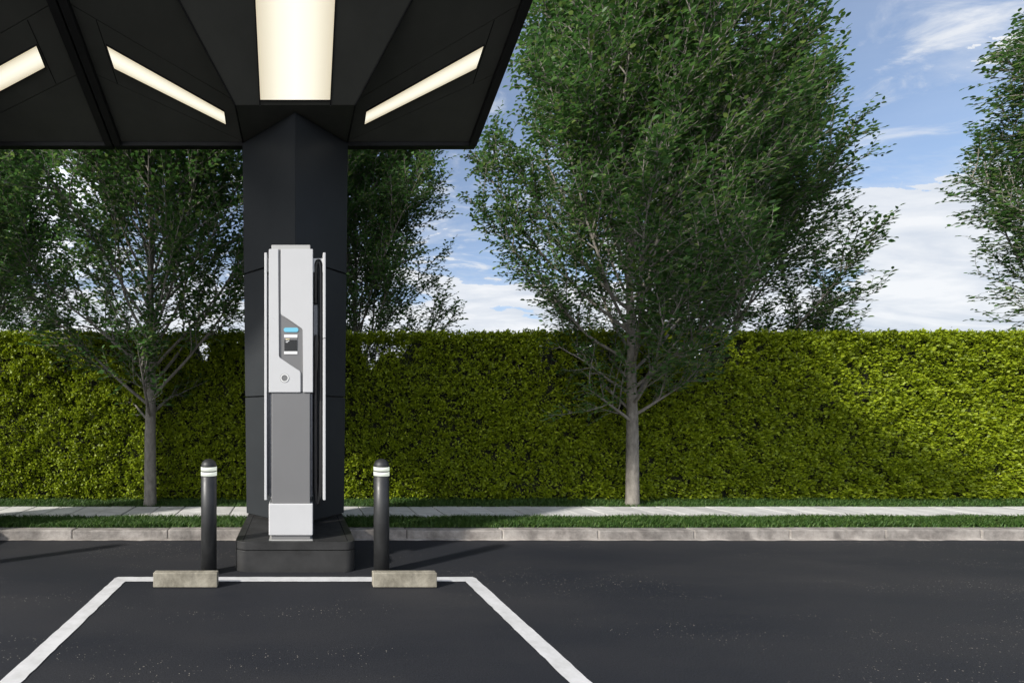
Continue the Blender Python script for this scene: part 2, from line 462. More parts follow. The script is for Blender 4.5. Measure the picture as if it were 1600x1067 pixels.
def build_hedge():
    nt_ = 42000                         # twig ends, each with a spray of leaves
    x = rng.uniform(HX0, HX1, nt_); z = rng.uniform(0.0, HZ - 0.09, nt_)
    bulge = 0.035 * smooth_noise(x * 2.2, z * 2.2, 5) + 0.03 * smooth_noise(x * 6, z * 6, 6)
    depth = rng.uniform(0, 1, nt_) ** 2 * 0.16
    y = 0.02 - bulge + depth
    ntop = 11000
    xt = rng.uniform(HX0, HX1, ntop); yt = rng.uniform(0.0, 0.9, ntop); zt = HZ - 0.09 + 0.012 * smooth_noise(xt * 3, yt * 3, 9) - rng.uniform(0, 1, ntop) ** 2 * 0.1
    nb = 11000                           # back face
    xb = rng.uniform(HX0, HX1, nb); zb = rng.uniform(0.3, HZ - 0.09, nb); yb = 0.9 - rng.uniform(0, 0.1, nb)
    P = np.concatenate([np.stack([x, y, z], 1), np.stack([xt, yt, zt], 1), np.stack([xb, yb, zb], 1)])
    out = np.concatenate([np.tile([0, -1., 0.35], (nt_, 1)), np.tile([0, -0.2, 1.], (ntop, 1)), np.tile([0, 1., 0.3], (nb, 1))])
    # thin places just under the top
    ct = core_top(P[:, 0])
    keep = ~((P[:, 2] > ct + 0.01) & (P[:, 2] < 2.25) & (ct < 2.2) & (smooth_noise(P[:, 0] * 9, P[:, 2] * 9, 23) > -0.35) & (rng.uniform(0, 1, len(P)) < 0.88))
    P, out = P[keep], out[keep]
    k = 8
    P = np.repeat(P, k, 0); out = np.repeat(out, k, 0); n = len(P)
    d = out + rng.normal(0, 0.75, (n, 3))
    nrm = out * 0.8 + np.array([0, 0, 0.5]) + rng.normal(0, 0.55, (n, 3))
    p = P + rng.normal(0, 0.018, (n, 3))
    L = rng.uniform(0.027, 0.047, n); W = L * rng.uniform(0.55, 0.8, n)
    V, F = leaves(p, d, nrm, L, W)
    V[:, 0] -= 3.0; V[:, 1] -= 0.45
    np_obj('foliage', V, F, M['hedge'], hedge)
build_hedge()
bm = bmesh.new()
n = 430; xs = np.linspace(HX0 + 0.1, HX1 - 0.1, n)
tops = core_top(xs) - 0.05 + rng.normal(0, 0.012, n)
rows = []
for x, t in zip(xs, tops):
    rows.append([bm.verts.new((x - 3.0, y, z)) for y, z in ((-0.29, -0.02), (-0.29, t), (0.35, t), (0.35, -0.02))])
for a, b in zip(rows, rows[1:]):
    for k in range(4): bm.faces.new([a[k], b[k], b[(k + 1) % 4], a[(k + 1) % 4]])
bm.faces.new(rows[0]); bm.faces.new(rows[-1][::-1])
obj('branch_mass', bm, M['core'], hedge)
# woody stems reaching up through the thin top
VV, FF, off = [], [], 0
rs = np.random.default_rng(31)
for i in range(260):
    x = rs.uniform(HX0, HX1) - 3.0; y = rs.uniform(-0.33, 0.3)
    P = [(x, y, 1.6)]
    for k in range(4): P.append((P[-1][0] + rs.normal(0, 0.04), P[-1][1] + rs.normal(0, 0.03), 1.6 + (k + 1) * 0.15))
    v, f = tube_np(P, np.linspace(0.008, 0.003, 5), 4); VV.append(v); FF.append(f + off); off += len(v)
np_obj('stem', np.concatenate(VV), np.concatenate(FF), M['bark'], hedge)['kind'] = 'stuff'

# ------------------------------------------------------------------ trees
ENV_Z = np.array([1.15, 1.65, 2.3, 2.9, 3.4, 4.1, 5.0, 6.2, 6.9, 7.35])
ENV_R = np.array([0.45, 1.10, 1.34, 1.54, 1.72, 1.88, 1.84, 1.54, 1.08, 0.32])
def make_tree(seed, name, label, loc, rz, group, roof=None):
    r = np.random.default_rng(seed)
    root = thing(name, label, 'tree', loc, group); root.rotation_euler = (0, 0, rz)
    ph = r.uniform(0, 6.28, 4)
    def env(p):
        az = math.atan2(p[1], p[0])
        lump = 1 + 0.10 * math.sin(2 * az + ph[0] + p[2] * 0.8) + 0.08 * math.sin(5 * az + ph[1] + p[2] * 2.1) + 0.06 * math.sin(3.1 * p[2] + ph[2])
        return np.interp(p[2], ENV_Z, ENV_R, 0, 0) * lump
    TV, TF, toff = [], [], 0
    def add(P, rad, k):
        nonlocal toff
        v, f = tube_np(P, rad, k); TV.append(v); TF.append(f + toff); toff += len(v)
    H = 7.1
    zs = np.concatenate([[0, 0.04, 0.1], np.linspace(0.3, H, 24)])
    wx = np.cumsum(r.normal(0, 0.014, len(zs))) * np.clip((zs - 0.9) / 3, 0, 1.2); wy = np.cumsum(r.normal(0, 0.014, len(zs))) * np.clip((zs - 0.9) / 3, 0, 1.2)
    lead = np.stack([wx, wy, zs], 1)
    rad = np.interp(zs, [0, 0.04, 0.12, 1.1, 1.3, 3.0, 5.5, H], [0.090, 0.083, 0.078, 0.069, 0.060, 0.040, 0.018, 0.005])
    add(lead, rad, 14)
    lp, ld = [], []
    def leafline(P, spacing, start=0.0):
        P = np.asarray(P); seg = np.diff(P, axis=0); ln = np.linalg.norm(seg, axis=1); cum = np.concatenate([[0], np.cumsum(ln)])
        t = np.arange(start, cum[-1] + 1e-6, spacing)
        if len(t) == 0: return
        q = np.stack([np.interp(t, cum, P[:, a]) for a in range(3)], 1)
        idx = np.clip(np.searchsorted(cum, t, side='right') - 1, 0, len(seg) - 1)
        d = seg[idx] / (ln[idx][:, None] + 1e-9)
        side = np.cross(d, [0, 0, 1.0]); side /= np.linalg.norm(side, axis=1)[:, None] + 1e-6
        sgn = np.where(np.arange(len(t)) % 2 == 0, 1.0, -1.0)[:, None]
        dd = d * 0.75 + side * sgn * 0.8 + r.normal(0, 0.28, q.shape); dd[:, 2] = dd[:, 2] * 0.6 + 0.02
        lp.append(q); ld.append(dd)
    def grow(p, d, length, step, upcurve, jitter, check=True, tol=1.0):
        P = [np.array(p, float)]; d = np.array(d, float); d /= np.linalg.norm(d); t = 0
        while t < length:
            d = d + np.array([0, 0, upcurve * step]) + r.normal(0, jitter, 3) * step; d /= np.linalg.norm(d)
            q = P[-1] + d * step
            if roof is not None and q[2] > 3.3 and q[0] * math.sin(rz) + q[1] * math.cos(rz) < roof: break   # pruned back from the canopy
            if check and math.hypot(q[0], q[1]) > env(q) * tol and q[2] > 1.25 and t > step * 1.5: break
            P.append(q); t += step
        return np.array(P)
    def seglen(P): return float(np.linalg.norm(np.diff(P, axis=0), axis=1).sum())
    def along(P, t):
        ln = np.linalg.norm(np.diff(P, axis=0), axis=1); cum = np.concatenate([[0], np.cumsum(ln)])
        q = np.array([np.interp(t, cum, P[:, a]) for a in range(3)]); i = min(max(np.searchsorted(cum, t) - 1, 0), len(ln) - 1)
        return q, (P[i + 1] - P[i]) / (ln[i] + 1e-9)
    def perp_dir(d, ang, bias):
        v = r.normal(0, 1, 3) + bias; v -= d * np.dot(v, d); v /= np.linalg.norm(v) + 1e-9
        return d * math.cos(ang) + v * math.sin(ang)
    def twigs(P, r0, spacing, tol):
        L = seglen(P); t = 0.05
        while t < L:
            q, d = along(P, t)
            dd = perp_dir(d, r.uniform(0.5, 1.0), np.array([0, 0, 0.25]) + np.array([q[0], q[1], 0]) * 0.25)
            T = grow(q, dd, r.uniform(0.14, 0.36), 0.075, 0.5, 1.5, True, tol)
            if len(T) > 1:
                add(T, np.linspace(0.0035, 0.0015, len(T)), 3); leafline(T, 0.040, 0.03)
            t += spacing * r.uniform(0.6, 1.4)
        leafline(P, 0.05, 0.1)
    az = r.uniform(0, 6.28)
    NB = 54
    for i in range(NB):
        f = i / (NB - 1)
        z0 = 1.1 + 4.9 * f ** 1.15 + r.uniform(-0.04, 0.04)
        az += 2.39996 + r.uniform(-0.3, 0.3)
        el = np.interp(z0, [1.1, 2, 4, 6], [0.55, 0.85, 1.08, 1.2]) + r.uniform(-0.1, 0.1)
        base = np.array([np.interp(z0, zs, wx), np.interp(z0, zs, wy), z0])
        d = np.array([math.cos(az) * math.cos(el), math.sin(az) * math.cos(el), math.sin(el)])
        tol = r.uniform(0.90, 1.06)
        P = grow(base, d, 4.6, 0.16, np.interp(z0, [1.1, 4], [0.20, 0.12]), 0.32, True, tol)
        L = seglen(P)
        if len(P) < 3: continue
        rb = np.interp(z0, [1.1, 3, 6], [0.023, 0.018, 0.010])
        add(P, np.linspace(rb, 0.004, len(P)), 7)
        t = 0.22 * L if z0 > 1.6 else 0.25 * L
        while t < L:
            q, dd = along(P, t)
            out = np.array([q[0], q[1], 0.0]); out /= np.linalg.norm(out) + 1e-6
            d2 = perp_dir(dd, r.uniform(0.5, 0.95), out * 0.3 + np.array([0, 0, 0.35]))
            S = grow(q, d2, r.uniform(0.45, 1.05) * (1.15 - 0.45 * t / L), 0.10, 0.5, 0.9, True, tol * r.uniform(0.9, 1.05))
            if len(S) > 2:
                add(S, np.linspace(0.009, 0.003, len(S)), 4); twigs(S, 0.004, 0.064, 1.05)
            t += 0.105 * r.uniform(0.6, 1.4)
        twigs(P[-max(3, len(P) // 3):], 0.004, 0.055, 1.16)
    np_obj('trunk', np.concatenate(TV), np.concatenate(TF), M['bark'], root).data.polygons.foreach_set('use_smooth', [True] * sum(len(f) for f in TF))
    p = np.concatenate(lp); d = np.concatenate(ld); n = len(p)
    nrm = np.array([0, 0, 1.0]) + r.normal(0, 0.42, (n, 3))
    L = r.uniform(0.050, 0.084, n); W = L * r.uniform(0.46, 0.60, n)
    V, F = leaves(p, d, nrm, L, W, 0.14, True)
    np_obj('crown', V, F, M['leaf'], root)
    print('tree', seed, 'leaves', n)
    return root
GF, GB = 'trees in front of the hedge', 'trees behind the hedge'
TY, BY = 5.96, 7.75
ta = make_tree(101, 'tree', 'slim grey trunked tree in front of the hedge, left of the black column', (-1.875, TY, 0.09), 0.4, GF, 4.98 - TY)
tb = make_tree(202, 'tree', 'slim tree in front of the hedge, right of the canopy, its whole trunk in view', (4.36, TY, 0.09), 2.2, GF)
tb.scale = (0.95, 0.95, 1.0)
def another(src, loc, rz, label, group, sc=1.0):
    c = copy_tree(src); c.location = loc; c.rotation_euler = (0, 0, rz); c.scale = (sc, sc, sc)
    c['label'] = label; c['group'] = group
    return c
another(ta, (11.45, TY, 0.09), 1.5, 'leafy tree cut off by the right edge of the photo, branches hanging before the hedge', GF)
another(tb, (7.15, BY, 0.05), 2.9, 'leafy tree behind the hedge, close behind the right side of the big free standing tree', GB, 0.97)
another(ta, (1.02, BY, 0.05), 2.9, 'dark tree behind the hedge, showing just right of the black column under the canopy', GB, 0.90)
another(tb, (-5.35, BY, 0.05), 4.0, 'dark leafy tree behind the hedge at the far left edge of the photo', GB, 0.93)

# ------------------------------------------------------------------ plinth + column
CY, PY, ZC = 4.706, 4.225, 4.047        # column shoulder depth, prow depth, collar height
PITCH = 3.72
def rounded(x0, x1, y0, y1, r, n=8):
    pts = []
    for cx, cy, a0 in ((x0 + r, y0 + r, 180), (x1 - r, y0 + r, 270)):
        for i in range(n + 1):
            a = R(a0 + 90 * i / n); pts.append((cx + r * math.cos(a), cy + r * math.sin(a)))
    pts += [(x1, y1), (x0, y1)]
    return pts
GS = 'black stations under the canopies'
pl = thing('plinth', 'low black metal plinth under the column and the white charging post', 'plinth', (0, 0, 0), 'plinths of the charging stations')
bm = bmesh.new(); prism(bm, rounded(-0.485, 0.485, 3.692, 4.98, 0.085), 0.0, 0.172, 0, 0.004, seg=1)
obj('skirt', bm, M['plinth'], pl)
bm = bmesh.new(); prism(bm, inset(rounded(-0.485, 0.485, 3.692, 4.98, 0.085), 0.012), 0.172, 0.180)
obj('shadow_gap', bm, M['groove'], pl)
bm = bmesh.new(); prism(bm, rounded(-0.485, 0.485, 3.692, 4.98, 0.085), 0.180, 0.243, 0, 0.003, seg=1)
for s in (-1, 1):
    xa = s * 0.4225
    box(bm, xa - 0.005, xa + 0.005, 3.72, 4.97, 0.2405, 0.2437, mi=1)
obj('top_plate', bm, [M['plinth'], M['groove']], pl)

col = thing('column', 'tall black sheet metal column with a sharp front edge carrying the canopy', 'column', (0, 0, 0.243), 'columns of the charging stations')
def colpoly(z, ins=0.0):
    w = 0.497 + 0.042 * (z - 0.243) / 3.8
    p = [(0, PY), (w, CY), (w, 4.95), (-w, 4.95), (-w, CY)]
    return inset(p, ins) if ins else p
def colseg(z0, z1, ins=0.0):
    bm = bmesh.new()
    a = [bm.verts.new((x, y, z0 - 0.243)) for x, y in colpoly(z0, ins)]; b = [bm.verts.new((x, y, z1 - 0.243)) for x, y in colpoly(z1, ins)]
    bm.faces.new(a[::-1]); bm.faces.new(b)
    for i in range(5): bm.faces.new([a[i], a[(i + 1) % 5], b[(i + 1) % 5], b[i]])
    if not ins: bmesh.ops.bevel(bm, geom=list(bm.edges), offset=0.003, segments=2, affect='EDGES')
    return bm
obj('inner_core', colseg(0.2445, 4.03, 0.02), M['groove'], col)
for a, b_ in ((0.262, 1.438), (1.450, 2.690), (2.706, 4.035)):
    obj('cladding', colseg(a, b_), M['column'], col)

# ------------------------------------------------------------------ canopy
SL = 0.43
def zs_(x, y): return ZC + SL * (CY - y)
DF = 1.7                                 # front edge of the roof, over the camera
XI, XO = 1.776, 1.853
FY, HS, YT = 4.143, 0.872, 3.595
def zh(x, y): return ZC + HS * (FY - y)
def mir(poly, s): return [(s * x, y) for x, y in poly]
def loc(bm):
    bmesh.ops.translate(bm, verts=bm.verts, vec=(0, -CY, -ZC)); return bm
def make_canopy(cx, label, rear, strip_, L2, q, slot):
    can = thing('canopy', label, 'canopy', (cx, CY, ZC), 'canopies of the charging stations')
    bm = bmesh.new()
    prism(bm, [(-XI, DF), (XI, DF), (XI, CY), (-XI, CY)], lambda x, y: zs_(x, y) + 0.035, lambda x, y: zs_(x, y) + 0.26)
    obj('roof', loc(bm), M['fascia'], can)
    for s in (-1, 1):
        bm = bmesh.new()
        prism(bm, [(s * (XI + 0.001), DF), (s * XO, DF), (s * XO, CY - 0.001), (s * (XI + 0.001), CY - 0.001)], lambda x, y: zs_(x, y) - 0.045, lambda x, y: zs_(x, y) + 0.30, 0, 0.004, seg=1)
        obj('side_fascia', loc(bm), M['fascia'], can)
    bm = bmesh.new(); box(bm, -XO, XO, CY + 0.0, CY + 0.07, ZC - 0.04, ZC + 0.30, 0.004, 1)
    obj('rear_fascia', loc(bm), M['fascia'], can)
    bm = bmesh.new(); box(bm, -XO, XO, DF - 0.06, DF - 0.001, zs_(0, DF) - 0.045, zs_(0, DF) + 0.30, 0.004, 1)
    obj('front_fascia', loc(bm), M['fascia'], can)
    for s in (-1, 1):
        polys = [rear,
                 strip_,
                 [(0.0, DF), (XI, DF), (XI, L2(XI)), (0.45, L2(0.45)), (0.0, L2(0.45))]]
        for k, p in enumerate(polys):
            bm = bmesh.new()
            prism(bm, mir(inset(p, 0.0026), s), zs_, lambda x, y: zs_(x, y) + 0.03)
            if k == 1:
                prism(bm, mir([(slot - 0.0045, 3.74), (slot + 0.0045, 3.74), (slot + 0.0045, 4.19), (slot - 0.0045, 4.19)], s), lambda x, y: zs_(x, y) - 0.0012, lambda x, y: zs_(x, y) + 0.01, 1)
            obj('soffit_panel', loc(bm), [M['soffit'], M['groove']], can)
        # diagonal lamp, its diffuser stands a little proud of the soffit
        bm = bmesh.new(); uv = bm.loops.layers.uv.new('UVMap')
        qi = inset(q, 0.006)
        fs = prism(bm, mir(qi, s), lambda x, y: zs_(x, y) - 0.010, lambda x, y: zs_(x, y) - 0.001)
        lay = bm.loops.layers.uv.active
        for f in fs:
            for l in f.loops:
                k = min(range(4), key=lambda i: (l.vert.co.x - s * qi[i][0]) ** 2 + (l.vert.co.y - qi[i][1]) ** 2)
                l[lay].uv = ((0.0 if k in (0, 3) else 1.0), (0.0 if k < 2 else 1.0))
        lamp = obj('lamp', loc(bm), M['lamp_side'], can)
        bm = bmesh.new()
        for i in range(4):
            j = (i + 1) % 4
            prism(bm, mir([q[i], q[j], qi[j], qi[i]], s), lambda x, y: zs_(x, y) - 0.012, lambda x, y: zs_(x, y) - 0.001)
        obj('lamp_frame', loc(bm), M['groove'], lamp)
    # haunch between column and roof: flat collar, then a flaring front face
    bm = bmesh.new()
    vv = [bm.verts.new(p) for p in ((-0.535, CY, ZC - 0.002), (0.535, CY, ZC - 0.002), (0.541, FY, ZC - 0.002), (-0.541, FY, ZC - 0.002), (0.926, YT, zh(0, YT)), (-0.926, YT, zh(0, YT)), (0.47, FY, zs_(0, FY) + 0.012), (-0.47, FY, zs_(0, FY) + 0.012))]
    for f in ((0, 1, 2, 3), (3, 2, 4, 5), (1, 6, 2), (2, 6, 4), (0, 3, 7), (3, 5, 7)): bm.faces.new([vv[i] for i in f])
    # dark joint running down the edges of the haunch
    for s in (-1, 1):
        pts = [Vector((s * 0.535, CY, ZC - 0.003)), Vector((s * 0.541, FY, ZC - 0.003)), Vector((s * 0.926, YT, zh(0, YT) - 0.001))]
        v, f = tube_np([tuple(p) for p in pts], 0.009, 6)
        bv = [bm.verts.new(p) for p in v]
        for q in f: bm.faces.new([bv[i] for i in q]).material_index = 1
    obj('haunch', loc(bm), [M['soffit'], M['groove']], can)
    bm = bmesh.new(); uv = bm.loops.layers.uv.new('UVMap')
    fs = prism(bm, [(-0.311, 4.107), (0.311, 4.107), (0.311, YT + 0.004), (-0.311, YT + 0.004)], lambda x, y: zh(x, y) - 0.012, lambda x, y: zh(x, y) - 0.001)
    for f in fs:
        for l in f.loops: l[uv].uv = ((l.vert.co.x + 0.311) / 0.622, (l.vert.co.y - YT) / 0.5)
    lamp = obj('lamp', loc(bm), M['lamp'], can)
    bm = bmesh.new()
    for s in (-1, 1):
        prism(bm, mir([(0.311, 4.138), (0.322, 4.138), (0.322, YT + 0.004), (0.311, YT + 0.004)], s), lambda x, y: zh(x, y) - 0.016, lambda x, y: zh(x, y) - 0.001)
        prism(bm, mir([(0.3135, 4.1415), (0.3195, 4.1415), (0.3195, 4.1385), (0.3135, 4.1385)], s), lambda x, y: zh(x, y) - 0.014, lambda x, y: zh(x, y) - 0.001, 1)
    prism(bm, [(-0.311, 4.108), (0.311, 4.108), (0.311, 4.114), (-0.311, 4.114)], lambda x, y: zh(x, y) - 0.014, lambda x, y: zh(x, y) - 0.001)
    obj('lamp_frame', loc(bm), [M['groove'], M['lightgrey']], lamp)
    return can
L1 = lambda x: 4.69 - 0.468 * (x - 0.555)
L2 = lambda x: 4.256 - 0.566 * (x - 0.696)
make_canopy(0, 'black charging canopy with lit lamps, complete bay above the column',
            [(0.522, CY), (XI, CY), (XI, L1(XI))],
            [(0.522, CY), (XI, L1(XI)), (XI, L2(XI)), (0.45, L2(0.45)), (0.45, CY)], L2,
            [(1.602, 3.894), (1.602, 4.068), (0.676, 4.538), (0.676, 4.411)], 1.616)
N1 = lambda x: 4.13 + 0.355 * (1.743 - x)
N2 = lambda x: 3.66 + 0.355 * (1.745 - x)
make_canopy(-PITCH, 'black charging canopy with a lit lamp, cut off by the left edge of the photo',
            [(0.45, CY), (XI, CY), (XI, N1(XI)), (0.45, N1(0.45))],
            [(0.45, N1(0.45)), (XI, N1(XI)), (XI, N2(XI)), (0.45, N2(0.45))], N2,
            [(1.533, 3.894), (1.522, 4.06), (0.676, 4.365), (0.676, 4.20)], 1.545)

# ------------------------------------------------------------------ charging post
S_ = 192.0
def px(u, v): return ((u - 461.3) / S_, 1.25 - (v - 650) / S_)      # elevation drawing of the front, in metres
F0 = 3.75
ch = thing('charging_post', 'white and grey electric charging post with screen and black cable, standing before the column', 'charger', (-0.035, F0 + 0.2, 0.243), 'charging posts')
def lc(bm):
    bmesh.ops.translate(bm, verts=bm.verts, vec=(0.035, -(F0 + 0.2), -0.243)); return bm
def bx(u0, u1, v0, v1, y0, y1, bev=0.004, seg=3):
    bm = bmesh.new(); x0, z1 = px(u0, v0); x1, z0 = px(u1, v1)
    box(bm, x0, x1, y0, y1, z0, z1, bev, seg); return lc(bm)
obj('cabinet', bx(420.6, 488.4, 389.3, 612.6, F0 + 0.012, F0 + 0.36, 0.006), M['grey'], ch)
def plate(pts, y0, y1, bev=0.0035):
    bm = bmesh.new(); P = [px(*p) for p in pts]
    a = [bm.verts.new((x, y0, z)) for x, z in P]; b = [bm.verts.new((x, y1, z)) for x, z in P]
    n = len(P); ff = [bm.faces.new(a), bm.faces.new(b[::-1])]
    for i in range(n): ff.append(bm.faces.new([a[i], b[i], b[(i + 1) % n], a[(i + 1) % n]]))
    if bev:
        es = [e for e in bm.edges if all(abs(v.co.y - y0) < 1e-6 for v in e.verts)] + [e for e in bm.edges if abs(e.verts[0].co.y - e.verts[1].co.y) > 1e-5]
        bmesh.ops.bevel(bm, geom=es, offset=bev, segments=3, affect='EDGES')
    return lc(bm)
obj('front_panel', plate([(420, 389), (435.1, 389), (435.1, 556.5), (436.6, 559.2), (468.6, 579.6), (469.9, 582), (469.9, 613), (420, 613)], F0, F0 + 0.06), M['white'], ch)
fp = obj('front_panel', plate([(438.8, 389), (489, 389), (489, 613), (473.6, 613), (473.6, 515.5), (472, 512.6), (440.2, 492.2), (438.8, 490)], F0, F0 + 0.06), M['white'], ch)
for u0, u1 in ((419.4, 421.2), (487.8, 489.6)):
    obj('side_panel', bx(u0, u1, 390, 612.6, F0 + 0.0605, F0 + 0.36, 0.002, 1), M['white'], ch)
obj('top_cap', bx(424, 485, 381.2, 389.1, F0 + 0.02, F0 + 0.34, 0.004), M['lightgrey'], ch)
obj('pedestal', bx(424, 485, 612.8, 786.8, F0 + 0.012, F0 + 0.34, 0.008, 4), M['grey'], ch)
for u in (420.4, 485.4):
    obj('side_rail', bx(u, u + 3.2, 614.5, 777.7, F0 + 0.05, F0 + 0.30, 0.002), M['rail'], ch)
ft = obj('foot', bx(420, 489, 786.7, 836, F0 - 0.006, F0 + 0.36, 0.008, 4), M['white'], ch)
obj('foot_neck', bx(424, 485, 836.2, 842.6, F0 + 0.01, F0 + 0.34, 0.002), M['grey'], ch)
obj('base_plate', bx(420.5, 488.5, 842.8, 843.4, F0 - 0.02, F0 + 0.36, 0.0), M['lightgrey'], ch)
# fins
for u, gap in ((412.9, None), (505.0, 528)):
    if gap is None:
        fo = obj('fin', bx(u, u + 4.0, 393.5, 781.6, F0 + 0.015, F0 + 0.30, 0.004), M['white'], ch)
    else:
        bm = bmesh.new()
        for v0, v1 in ((393.5, gap - 0.4), (gap + 0.6, 781.6)):
            x0, z1 = px(u, v0); x1, z0 = px(u + 4.0, v1); box(bm, x0, x1, F0 + 0.015, F0 + 0.30, z0, z1, 0.003, 2)
        fo = obj('fin', lc(bm), M['white'], ch)
# side channels, brackets
obj('side_channel', bx(489.7, 498.5, 424.5, 776, F0 + 0.11, F0 + 0.30, 0.008), M['rail'], ch)
obj('side_channel', bx(417.0, 420.1, 424.5, 776, F0 + 0.08, F0 + 0.30, 0.003), M['rail'], ch)
obj('bracket', bx(417.0, 420.2, 400.9, 422.5, F0 + 0.05, F0 + 0.28, 0.003), M['lightgrey'], ch)
# cable holder: white plate with an arched opening
bm = bmesh.new()
o1 = [px(489.6, 422.5), px(489.6, 400.9), px(505, 400.9), px(505, 422.5)]
arch = []
for i in range(13):
    a = math.pi * i / 12
    x, z = px(498 + 6.6 * math.cos(a), 411 - 9.5 * math.sin(a)); arch.append((x, z))
xr, zr = px(504.6, 422.5); xl, zl = px(491.4, 422.5)
poly = [o1[3], o1[2], o1[1], o1[0], (xl, zl)] + arch[::-1] + [(xr, zr)]
a = [bm.verts.new((x, F0 + 0.045, z)) for x, z in poly]; b = [bm.verts.new((x, F0 + 0.105, z)) for x, z in poly]
bm.faces.new(a); bm.faces.new(b[::-1])
for i in range(len(poly)): bm.faces.new([a[i], b[i], b[(i + 1) % len(poly)], a[(i + 1) % len(poly)]])
obj('cable_holder', lc(bm), M['white'], ch)
# screen and controls on the grey recess (surface at F0+0.012)
YF = F0 + 0.012
def pill(u0, u1, v0, v1, y0, y1, mat, name, parent, n=10):
    bm = bmesh.new(); x0, z1 = px(u0, v0); x1, z0 = px(u1, v1); r_ = (z1 - z0) / 2; zc = (z0 + z1) / 2
    pts = [(x1 - r_ + r_ * math.cos(R(-90 + 180 * i / n)), zc + r_ * math.sin(R(-90 + 180 * i / n))) for i in range(n + 1)]
    pts += [(x0 + r_ + r_ * math.cos(R(90 + 180 * i / n)), zc + r_ * math.sin(R(90 + 180 * i / n))) for i in range(n + 1)]
    a = [bm.verts.new((x, y0, z)) for x, z in pts]; b = [bm.verts.new((x, y1, z)) for x, z in pts]
    bm.faces.new(a)
    for i in range(len(pts)): bm.faces.new([a[i], b[i], b[(i + 1) % len(pts)], a[(i + 1) % len(pts)]])
    return obj(name, lc(bm), mat, parent)
pill(443.2, 466.2, 511.7, 518.4, YF - 0.005, YF + 0.002, M['led'], 'status_light', ch)
scr = obj('screen', bx(443.8, 464.6, 522.2, 553.3, YF - 0.003, YF + 0.004, 0.0008, 1), M['grey'], ch)
obj('display', bx(444.3, 464.2, 530.8, 548.2, YF - 0.0045, YF + 0.002, 0.0005, 1), M['glass'], scr)
obj('display_bar', bx(443.8, 464.7, 522.4, 527.1, YF - 0.0045, YF + 0.002, 0.0), M['uiwhite'], scr)
obj('display_bar', bx(443.8, 464.7, 548.7, 553.1, YF - 0.0045, YF + 0.002, 0.0), M['uiwhite'], scr)
obj('display_text', bx(446.2, 452.6, 528.8, 530.1, YF - 0.0055, YF + 0.002, 0.0), M['uiyellow'], scr)
bm = bmesh.new()
for u0, u1, v0, v1 in ((446.5, 449.0, 531.0, 531.9), (449.3, 451.9, 531.6, 532.8), (446.4, 449.9, 533.6, 534.8)):
    x0, z1 = px(u0, v0); x1, z0 = px(u1, v1); box(bm, x0, x1, YF - 0.0055, YF + 0.002, z0, z1)
obj('display_text', lc(bm), M['uiwhite'], scr)
def disc(u, v, prof, mats, name, parent):
    """turned part with a horizontal axis; prof = (radius, depth, material index)"""
    bm = bmesh.new(); x, z = px(u, v); n = 36; rings = []
    for r_, y, mi in prof:
        if r_ < 1e-6: rings.append(([bm.verts.new((x, y, z))], mi))
        else: rings.append(([bm.verts.new((x + r_ * math.cos(2 * math.pi * i / n), y, z + r_ * math.sin(2 * math.pi * i / n))) for i in range(n)], mi))
    for (a, _), (b, mi) in zip(rings, rings[1:]):
        for i in range(n):
            j = (i + 1) % n
            f = bm.faces.new([a[i], a[j], b[j], b[i]] if len(b) > 1 else [a[i], a[j], b[0]]); f.material_index = mi
    return obj(name, lc(bm), mats, parent)
bt = disc(444.7, 590.5, [(0.0375, F0 + 0.002, 0), (0.0375, F0 - 0.001, 0), (0.0345, F0 - 0.001, 0)], [M['grey']], 'reader_bezel', ch)
disc(444.7, 590.5, [(0.034, F0 + 0.002, 0), (0.034, F0 - 0.004, 0), (0.026, F0 - 0.004, 0), (0.0255, F0 - 0.001, 0)], [M['uiwhite']], 'reader_ring', bt)
disc(444.7, 590.5, [(0.0253, F0 + 0.001, 0), (0.0253, F0 - 0.002, 0), (0.0, F0 - 0.002, 0)], [M['grey']], 'reader_button', bt)
# cable: leaves the cabinet side, arches through the holder, drops to the loop and climbs back to the plug
def spline(pts, n=10):
    P = [Vector(p) for p in pts]; P = [P[0] * 2 - P[1]] + P + [P[-1] * 2 - P[-2]]; out = []
    for i in range(1, len(P) - 2):
        for k in range(n):
            t = k / n; a, b, c, d = P[i - 1], P[i], P[i + 1], P[i + 2]
            out.append(0.5 * ((2 * b) + (c - a) * t + (2 * a - 5 * b + 4 * c - d) * t * t + (3 * b - a - 3 * c + d) * t ** 3))
    out.append(P[-2]); return [tuple(p) for p in out]
def X(u): return px(u, 0)[0]
def Z(v): return px(0, v)[1]
ya = F0 + 0.075
cp = [(X(494.0), ya + 0.02, Z(470)), (X(493.6), ya, Z(425)), (X(494.3), ya, Z(411)), (X(497.6), ya, Z(404.3)), (X(501.2), ya, Z(411)), (X(502.0), ya, Z(440)), (X(502.2), ya, Z(560)),
      (X(501.6), ya, Z(720)), (X(500.5), ya, Z(768)), (X(497.0), ya + 0.0, Z(789.5)), (X(494.0), ya, Z(772)), (X(493.4), ya, Z(720)), (X(493.6), ya, Z(600)), (X(494.0), ya, Z(565))]
v, f = tube_np(spline(cp, 10), 0.0165, 12)
cb = np_obj('cable', v - np.array([-0.035, F0 + 0.2, 0.243]), f, M['rubber'], ch)
cb.data.polygons.foreach_set('use_smooth', [True] * len(cb.data.polygons))
bm = bmesh.new()
prof = [(494.4, 578, 0.019), (494.4, 560, 0.022), (494.3, 545, 0.026), (494.6, 533, 0.027), (495.0, 526, 0.022), (495.2, 521, 0.018)]
v, f = tube_np([(X(u), ya + 0.002, Z(w)) for u, w, _ in prof], [q[2] for q in prof], 14)
